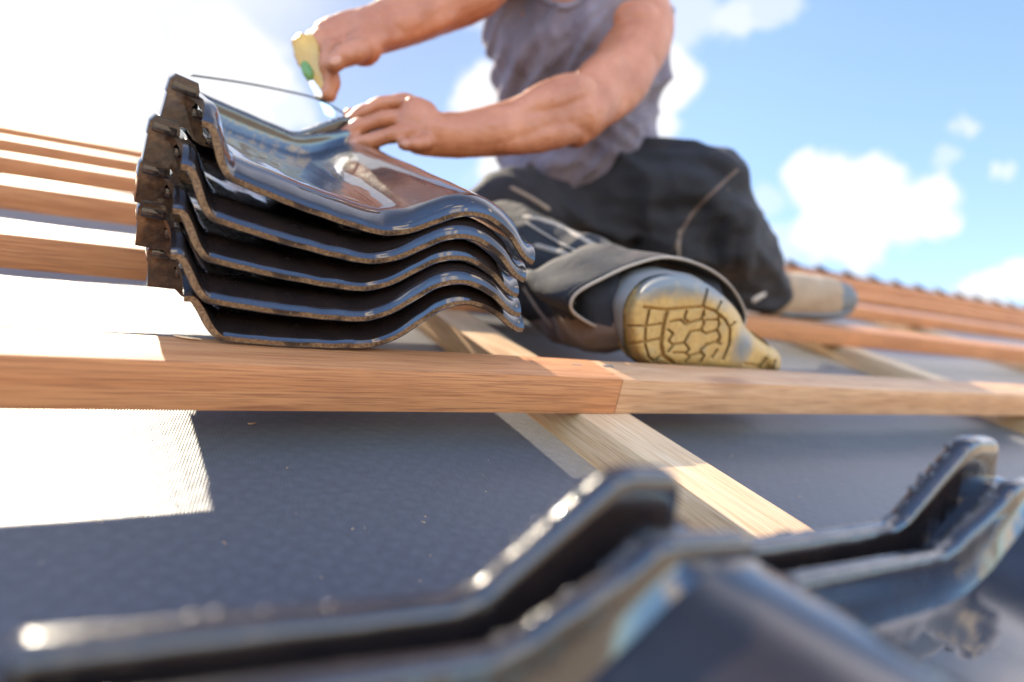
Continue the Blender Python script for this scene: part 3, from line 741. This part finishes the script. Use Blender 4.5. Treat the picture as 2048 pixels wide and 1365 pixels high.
loft(bm, [pt(1060, 560, 1.0, .050), pt(1140, 620, .95, .045), pt(1215, 640, .90, .042)], seg=18)
loft(bm, [pt(1150, 590, .93, .050), pt(1180, 612, .855, .040), pt(1208, 622, .828, .046), pt(1228, 628, .835, .040)], seg=20)
loft(bm, [pt(1150, 640, .90, .03), pt(1200, 652, .84, .026), pt(1228, 660, .835, .022)], seg=14)
low = remesh(bm, .005, 7)
def fold_shin(c, n):
    r1 = 1 - abs(noise.noise((c.x * 16 + 2, c.y * 9, c.z * 14))) * 2.0
    return .0075 * (max(0, r1) ** 2 - .35) + .0035 * noise.noise(c * 30) + .001 * noise.noise(c * 90)
displace(low, fold_shin)
low_tree = bvh(low)
low.faces.ensure_lookup_table()
for f in low.faces:                             # dusty brown panel under the shin
    c = f.calc_center_median(); k = c - EYE
    cc = Vector((k.dot(Vector((DU.x, DV.x, DN.x))), k.dot(Vector((DU.y, DV.y, DN.y))), k.dot(Vector((DU.z, DV.z, DN.z)))))
    x, y = CX + FPX * cc.x / cc.z, CY + FPX * cc.y / cc.z
    if y > 640 + .06 * abs(x - 1160) - 8 * math.sin(x * .03) and x < 1330: f.material_index = 1
obj('trouser_leg', low, [M['trouser'], M['brown_cloth']], person, PB)
def seam(tree, pts, r, mat='piping', name='seam', flat=.35, lift=-.0002, k=6):
    q = catmull([list(p) for p in pts], k); out_ = []; nn = None
    for x, y in q:
        p, n = hit(tree, x, y)
        if p is None: continue
        if out_ and (Vector(out_[-1][:3]) - p).length > .05: continue
        out_.append((*(p + n * lift), r, r * flat)); nn = n
    if len(out_) < 3: return
    out_[0] = (*out_[0][:3], r * .5, r * .15); out_[-1] = (*out_[-1][:3], r * .5, r * .15)
    bm = bmesh.new(); t = (Vector(out_[-1][:3]) - Vector(out_[0][:3])).normalized()
    loft(bm, out_, side=nn.cross(t), seg=8, k=3); obj(name, bm, M[mat], person, PB)
seam(low_tree, [(1046, 432), (1110, 450), (1180, 486), (1245, 522)], .0042)
seam(low_tree, [(1052, 445), (1120, 486), (1190, 520), (1232, 545)], .0034)
seam(low_tree, [(1068, 490), (1130, 508), (1195, 532)], .0040)
seam(low_tree, [(1046, 575), (1075, 620), (1105, 655)], .0036)
seam(up_tree, [(1476, 338), (1440, 372), (1400, 410), (1370, 450), (1350, 500)], .0030, 'brown_cloth')
seam(up_tree, [(1360, 460), (1358, 500), (1362, 540)], .0026)
seam(up_tree, [(1020, 375), (1060, 395), (1100, 420)], .0034)
seam(shirt_tree, [(NX + (NRAD + 3) * math.cos(R(a)), NY + (NRAD + 3) * math.sin(R(a))) for a in range(5, 176, 10)], .0062, 'shirt', 'neckband', .4)
def patch(tree, x, y, w, h, ang, mat, name, th=.0016):
    p, n = hit(tree, x, y)
    if p is None: return
    t = axis(ang, 0); t = (t - n * t.dot(n)).normalized(); b = n.cross(t)
    bm = bmesh.new(); box(bm, (-w, -h, -.003), (w, h, th), .0012)
    bmesh.ops.transform(bm, matrix=Matrix.Translation(p) @ Matrix((t, b, n)).transposed().to_4x4(), verts=bm.verts)
    obj(name, bm, M[mat], person, PB)
patch(low_tree, 1158, 560, .012, .006, -38, 'white_tag', 'label_tag')
patch(low_tree, 1112, 532, .010, .005, -40, 'piping', 'label_tag')
patch(up_tree, 1518, 594, .015, .0065, -38, 'white_tag', 'label_tag')
for x, y in ((1148, 541), (1157, 538), (1236, 516), (1224, 540)):
    p, n = hit(low_tree, x, y)
    if p is not None:
        bm = bmesh.new(); ellipsoid(bm, p, (.0035, .0035, .0035), None, 2); obj('button', bm, M['brass'], person, PB)
# --- boot with the sole turned to the camera: a height field over the traced outline, lying along the batten
VS = .546
OUT = [(1251,655),(1252,622),(1264,590),(1288,566),(1320,552),(1358,549),(1395,558),(1428,576),(1458,602),(1479,628),(1490,652),(1503,664),(1531,684),(1555,702),(1563,720),(1558,742),(1530,752),(1480,752),(1400,745),(1320,738),(1280,728),(1260,700)]
GRO = [(3.2,[(1288,615),(1330,620),(1405,614)]),(2.8,[(1405,614),(1428,622),(1450,640),(1460,660),(1458,690),(1446,718)]),(2.6,[(1405,614),(1410,598),(1414,580)]),(1.8,[(1432,625),(1442,604)]),(1.8,[(1458,655),(1470,645)]),
       (5.0,[(1334,622),(1326,655),(1322,690),(1326,712),(1345,725)]),(2.4,[(1298,622),(1291,655),(1290,690),(1297,715),(1306,722)]),(1.8,[(1257,652),(1290,653),(1322,648)]),(1.8,[(1262,688),(1290,684),(1318,678)]),
       (2.2,[(1373,623),(1368,638),(1378,646),(1400,640),(1408,630)]),(2.0,[(1408,622),(1402,638),(1408,646),(1402,662),(1412,668),(1434,660)]),(1.6,[(1408,641),(1434,640)]),(2.0,[(1436,635),(1438,650),(1434,660),(1440,674),(1432,684),(1440,688)]),
       (1.8,[(1340,644),(1360,640),(1372,650),(1380,646)]),(1.8,[(1336,660),(1346,668),(1337,682),(1346,692),(1336,704)]),(1.8,[(1346,690),(1368,686),(1380,664),(1404,660)]),(2.0,[(1368,686),(1378,698),(1372,708),(1378,716),(1370,724)]),
       (1.6,[(1346,706),(1372,706)]),(2.0,[(1414,688),(1400,702),(1408,712),(1400,724)]),(1.6,[(1378,712),(1402,706)]),(1.5,[(1440,680),(1414,690)]),(1.6,[(1434,700),(1424,716)]),(2.2,[(1488,728),(1520,733)]),(2.2,[(1532,716),(1518,735)]),(2.0,[(1550,722),(1545,738)]),(1.6,[(1308,722),(1328,706)])]
def segd(px, py, a, b):
    ax, ay = a; bx, by = b; dx, dy = bx - ax, by - ay; t = max(0, min(1, ((px - ax) * dx + (py - ay) * dy) / (dx * dx + dy * dy + 1e-9)))
    return math.hypot(px - ax - t * dx, py - ay - t * dy)
SEG = [(w, pl[i], pl[i + 1]) for w, pl in GRO for i in range(len(pl) - 1)]
ring = [tuple(p) for p in catmull([list(p) for p in OUT + OUT[:1]], 6)][:-1]
cxs, cys = 1375, 645
def inside_scale(px, py):                       # 0 at the centre, 1 on the outline, along the ray from a spine point
    return None
bm = bmesh.new()
def sole_pt(x, y, e, g):                        # e: 0 centre .. 1 outline ; g: groove depth
    v = VS + .006 + .024 * e ** 5 + -.0 + .0062 * g + .010 * sm(1480, 1520, x) * (1 - sm(1530, 1550, x) * .8)
    return on_v(x, y, v)
NR = 46; rings = []
spine = [(1300, 650), (1400, 655), (1480, 705), (1530, 722)]
def foot_of(p):
    best = min(((segd(p[0], p[1], spine[i], spine[i + 1]), i) for i in range(3)))[1]
    a, b = spine[best], spine[best + 1]; dx, dy = b[0] - a[0], b[1] - a[1]
    t = max(0, min(1, ((p[0] - a[0]) * dx + (p[1] - a[1]) * dy) / (dx * dx + dy * dy)))
    return (a[0] + t * dx, a[1] + t * dy)
feet = [foot_of(p) for p in ring]
for _ in range(6): feet = [tuple((feet[i - 1][k] + feet[i][k] + feet[(i + 1) % len(feet)][k]) / 3 for k in (0, 1)) for i in range(len(feet))]
from mathutils.geometry import tessellate_polygon, intersect_point_line
# grid fill inside the outline
def poly_in(x, y):
    c = False
    for i in range(len(ring)):
        x1, y1 = ring[i - 1]; x2, y2 = ring[i]
        if (y1 > y) != (y2 > y) and x < (x2 - x1) * (y - y1) / (y2 - y1) + x1: c = not c
    return c
ST = 1.25; X0, X1_, Y0, Y1_ = 1236, 1566, 522, 756
cell = {}
nx_, ny_ = int((X1_ - X0) / ST), int((Y1_ - Y0) / ST)
segs_r = [(ring[i - 1], ring[i]) for i in range(len(ring))]
for j in range(ny_ + 1):
    for i in range(nx_ + 1):
        x, y = X0 + i * ST, Y0 + j * ST
        if not poly_in(x, y): continue
        d = min(segd(x, y, a, b) for a, b in segs_r)
        g = 0
        for w, a, b in SEG:
            q = segd(x, y, a, b)
            if q < w + 1.8: g = max(g, 1 - sm(w * .58, w * .58 + 1.6, q))
        e = max(0, 1 - d / 46.0)
        if d < 1.2: g *= .3
        cell[i, j] = bm.verts.new(sole_pt(x, y, e, g))
for (i, j), v in list(cell.items()):
    q = [cell.get(k) for k in ((i, j), (i, j + 1), (i + 1, j + 1), (i + 1, j))]
    if all(q): bm.faces.new(q)
bm.verts.ensure_lookup_table()
bmesh.ops.smooth_vert(bm, verts=[v for v in bm.verts if v.is_boundary], factor=.5, use_axis_x=True, use_axis_y=True, use_axis_z=True)
bmesh.ops.smooth_vert(bm, verts=[v for v in bm.verts if v.is_boundary], factor=.5, use_axis_x=True, use_axis_y=True, use_axis_z=True)
be = [e for e in bm.edges if e.is_boundary]
ex = bmesh.ops.extrude_edge_only(bm, edges=be)
for v in [g for g in ex['geom'] if isinstance(g, bmesh.types.BMVert)]: v.co += Vector((0, .022, 0))
sole_bm = bm
boot = obj('boot', bmesh.new(), M['boot_side'], person, PB)
# boot upper: lofted from the outline back to the ankle
bm = bmesh.new(); prev = None
layers = [(.018, 1.0), (.027, 1.005), (.040, .975), (.060, .90), (.085, .76), (.11, .60), (.12, .40)]
cen_f = (1375, 640)
src = bmesh.new()
def lay(dv, s):
    vs = []
    for x, y in ring:
        q = on_v(x, y, VS + .024)
        cf = on_v(1395, 640, VS + .024); kx = s
        w = Vector((cf.x + (q.x - cf.x) * kx, VS + .012 + dv, cf.z + (q.z - cf.z) * (s if q.z > cf.z else s)))
        w.x += .035 * (1 - s); w.z += .02 * (1 - s)
        vs.append(bm.verts.new(w))
    return vs
ls = [lay(dv, s) for dv, s in layers]
for a, b in zip(ls, ls[1:]):
    for i in range(len(ring)): bm.faces.new((a[i - 1], a[i], b[i], b[i - 1]))
bm.faces.new(ls[-1])
bmesh.ops.recalc_face_normals(bm, faces=bm.faces)
displace(bm, lambda c, n: .0016 * math.sin(c.y * 420 + 3 * noise.noise(c * 20)) + .0015 * noise.noise(c * 45))
me = boot.data; base = PB
bmesh.ops.translate(bm, verts=bm.verts, vec=-PB); bm.to_mesh(me); bm.free()
for p in me.polygons: p.use_smooth = True
obj('sole', sole_bm, M['rubber'], boot, PB)

# trouser cuff: open ring of cloth round the ankle behind the boot
bm = bmesh.new(); cu = []
cpts = [(1235,668),(1180,648),(1140,618),(1150,586),(1208,553),(1268,527),(1332,514),(1402,532),(1452,566),(1482,612),(1484,650),(1440,690),(1330,700)]
cr = catmull([list(p) for p in cpts + cpts[:1]], 5)[:-1]
for dv, s, in ((.064, .985), (.058, 1.0), (.070, .995), (.084, .98), (.10, .94), (.12, .89), (.14, .82), (.16, .72)):
    vs = []
    c0 = on_v(1340, 610, VS + .06)
    for x, y in cr:
        q = on_v(x, y, VS + .06); q = c0 + (q - c0) * s; q.y = VS + dv; q.x -= .45 * max(0, dv - .06); q.z += (.003 + .09 * max(0, dv - .06)) * noise.noise(q * 34); q.x += (.002 + .07 * max(0, dv - .06)) * noise.noise(q * 26 + Vector((5, 0, 0)))
        vs.append(bm.verts.new(q))
    cu.append(vs)
for a, b in zip(cu, cu[1:]):
    for i in range(len(cr)): bm.faces.new((a[i - 1], a[i], b[i], b[i - 1]))
o = obj('trouser_cuff', bm, M['trouser'], person, PB); sd_ = o.modifiers.new('t', 'SOLIDIFY'); sd_.thickness = .003
bm = bmesh.new()
edge = [tuple(v) for v in [on_v(x, y, VS + .06) for x, y in cr]]
ee = [(*(on_v(1385, 610, VS + .06) + (Vector(p) - on_v(1385, 610, VS + .06)) * 1.0 - Vector((0, .003, 0))), .0019, .0019) for p in edge + edge[:1]]
loft(bm, ee, seg=8, k=2); obj('seam', bm, M['piping'], person, PB)
# --- standing boot on the second batten
bm = bmesh.new()
loft(bm, [pt(1545, 596, 1.475, .050, .042), pt(1590, 594, 1.485, .052, .046), pt(1640, 597, 1.495, .050, .044), pt(1675, 600, 1.50, .040, .040)], seg=26)
loft(bm, [pt(1530, 570, 1.47, .046), pt(1560, 588, 1.48, .048)], seg=20)
b2 = remesh(bm, .005, 5)
displace(b2, lambda c, n: .0022 * noise.noise(c * 35) + .001 * noise.noise(c * 110))
b2.faces.ensure_lookup_table()
tipc = P(1690, 600, 1.50)
for f in b2.faces:
    if (f.calc_center_median() - tipc).length < .048: f.material_index = 1
bt = obj('boot', b2, [M['suede'], M['toe']], person, PB)
bm = bmesh.new()
loft(bm, [pt(1548, 630, 1.478, .040, .010), pt(1600, 632, 1.488, .042, .010), pt(1650, 633, 1.497, .044, .010), pt(1682, 626, 1.503, .034, .010)], side=axis(0, 88), seg=18)
obj('sole', bm, M['toe'], bt, PB)
# ---------------------------------------------------------------- knife and strap
kc = P(623, 141, .868); kx = axis(68, 0); kn_ = (EYE - kc).normalized(); kn_ = (kn_ - kx * kn_.dot(kx)).normalized(); ky = kn_.cross(kx)
KM = Matrix((kx, ky, kn_)).transposed().to_4x4()
KM = KM @ Matrix.Scale(1.02, 4)
knife = empty('utility_knife', kc, KM, label='yellow translucent utility knife held in the raised right hand, its blade on the strap', cat='knife')
def prism(bm, outline, z0, z1, bev):
    vs = [bm.verts.new((x, y, z0)) for x, y in outline]; f = bm.faces.new(vs)
    r = bmesh.ops.extrude_face_region(bm, geom=[f])
    for v in [g for g in r['geom'] if isinstance(g, bmesh.types.BMVert)]: v.co.z = z1
    bmesh.ops.recalc_face_normals(bm, faces=bm.faces)
    if bev: bmesh.ops.bevel(bm, geom=list(bm.edges), offset=bev, segments=3, affect='EDGES', profile=.5)
KB = [(-.046, .004), (-.038, .018), (-.022, .0195), (.004, .016), (.022, .011), (.0345, .007), (.0365, -.003), (.030, -.0075), (.010, -.010), (-.02, -.012), (-.040, -.010)]
bm = bmesh.new(); prism(bm, KB, -.006, .006, .003); obj('handle', bm, M['yellow'], knife)
bm = bmesh.new(); ellipsoid(bm, (.002, -.005, .0062), (.013, .0065, .0042)); obj('slider', bm, M['green'], knife)
bm = bmesh.new(); prism(bm, [(.014, -.002), (.036, .0035), (.039, -.003), (.034, -.0075), (.014, -.009)], -.0072, .0072, .0015); obj('nose', bm, M['nose'], knife)
bm = bmesh.new(); prism(bm, [(.036, .003), (.058, .0065), (.063, .003), (.057, -.004), (.036, -.005)], -.0006, .0006, 0); obj('blade', bm, M['blade'], knife, smooth=False)
bm = bmesh.new()
tl = P(383, 151, .765)
sp = [tl, P(480, 165, .80), P(560, 180, .835), P(628, 196, .862), P(662, 212, .868), P(700, 234, .880)]
loft(bm, [(*p, .0008, .0015) for p in sp], seg=8, k=5)
st = obj('packing_strap', bm, M['strap']); tag(st, 'thin black packing strap pulled taut from the top tile to the left hand', 'strap')

# ---------------------------------------------------------------- small things
def splinter(p, d, l, r, label):
    base = Vector(p); d = Vector(d).normalized(); bm = bmesh.new()
    sd = d.cross(Vector((0, 0, 1))).normalized()
    pts = [(*(d * l * t + sd * .0016 * math.sin(t * 5) + Vector((0, 0, r * .4))), r * k, r * k * .45) for t, k in ((0, .3), (.2, .9), (.6, 1.0), (.85, .7), (1, .15))]
    loft(bm, pts, side=sd, seg=8, k=3)
    o = obj('wood_splinter', bm, M['counter']); o.matrix_world = ROOF @ Matrix.Translation(base); tag(o, label, 'splinter')
def on_n(x, y, n):
    r = ray(x, y); return EYE + r * ((n - CAM_H) / r.z)
a, b = on_n(346, 671, TOP + .001), on_n(402, 682, TOP + .001)
splinter(a, b - a, (b - a).length, .0016, 'thin pale wood splinter lying on the batten just left of the tile stack')
a, b = on_n(496, 847, .0015), on_n(511, 849, .0015)
splinter(a, b - a, (b - a).length, .0012, 'tiny yellow wood chip on the shaded underlay below the tile stack')
nb = None
for o in list(C.objects):
    if o.get('label', '').startswith('nearest reddish'): nl = o
    if o.get('label', '').startswith('nearest paler'): nr = o
for par, x, y in ((nl, 1153, 731), (nr, 1216, 733)):
    q = on_n(x, y, TOP); bm = bmesh.new(); box(bm, (-.006, -.0016, -.001), (.006, .0016, .0007), .0004)
    o = obj('nail_head', bm, M['toe'], par); o.location = par.matrix_world.inverted() @ (ROOF @ q)

rnd = random.Random(4); bm = bmesh.new()
for i in range(420):                            # sawdust and wood crumbs lying on the underlay
    u, v = rnd.uniform(-.25, 1.5), rnd.uniform(.16, .84); a = rnd.uniform(0, 6.28); l = rnd.choice((.0008, .0012, .0016, .003)); w = rnd.uniform(.0003, .0005)
    if abs(v - VB - .027) < .035: continue
    z = -.004 * math.sin(math.pi * ((u - .43) / .938 % 1.0)) ** 2 + .0015 * noise.noise((u * 6, v * 5, 0)) + .0006
    r = bmesh.ops.create_cube(bm, size=1)
    bmesh.ops.transform(bm, matrix=Matrix.Translation((u, v, z)) @ Matrix.Rotation(a, 4, 'Z') @ Matrix.Rotation(rnd.uniform(-.3, .3), 4, 'Y') @ Matrix.Diagonal((l, w, w, 1)), verts=r['verts'])
tag(obj('sawdust', bm, M['counter']), 'pale sawdust and wood crumbs scattered over the dark underlay', 'sawdust', kind='stuff')
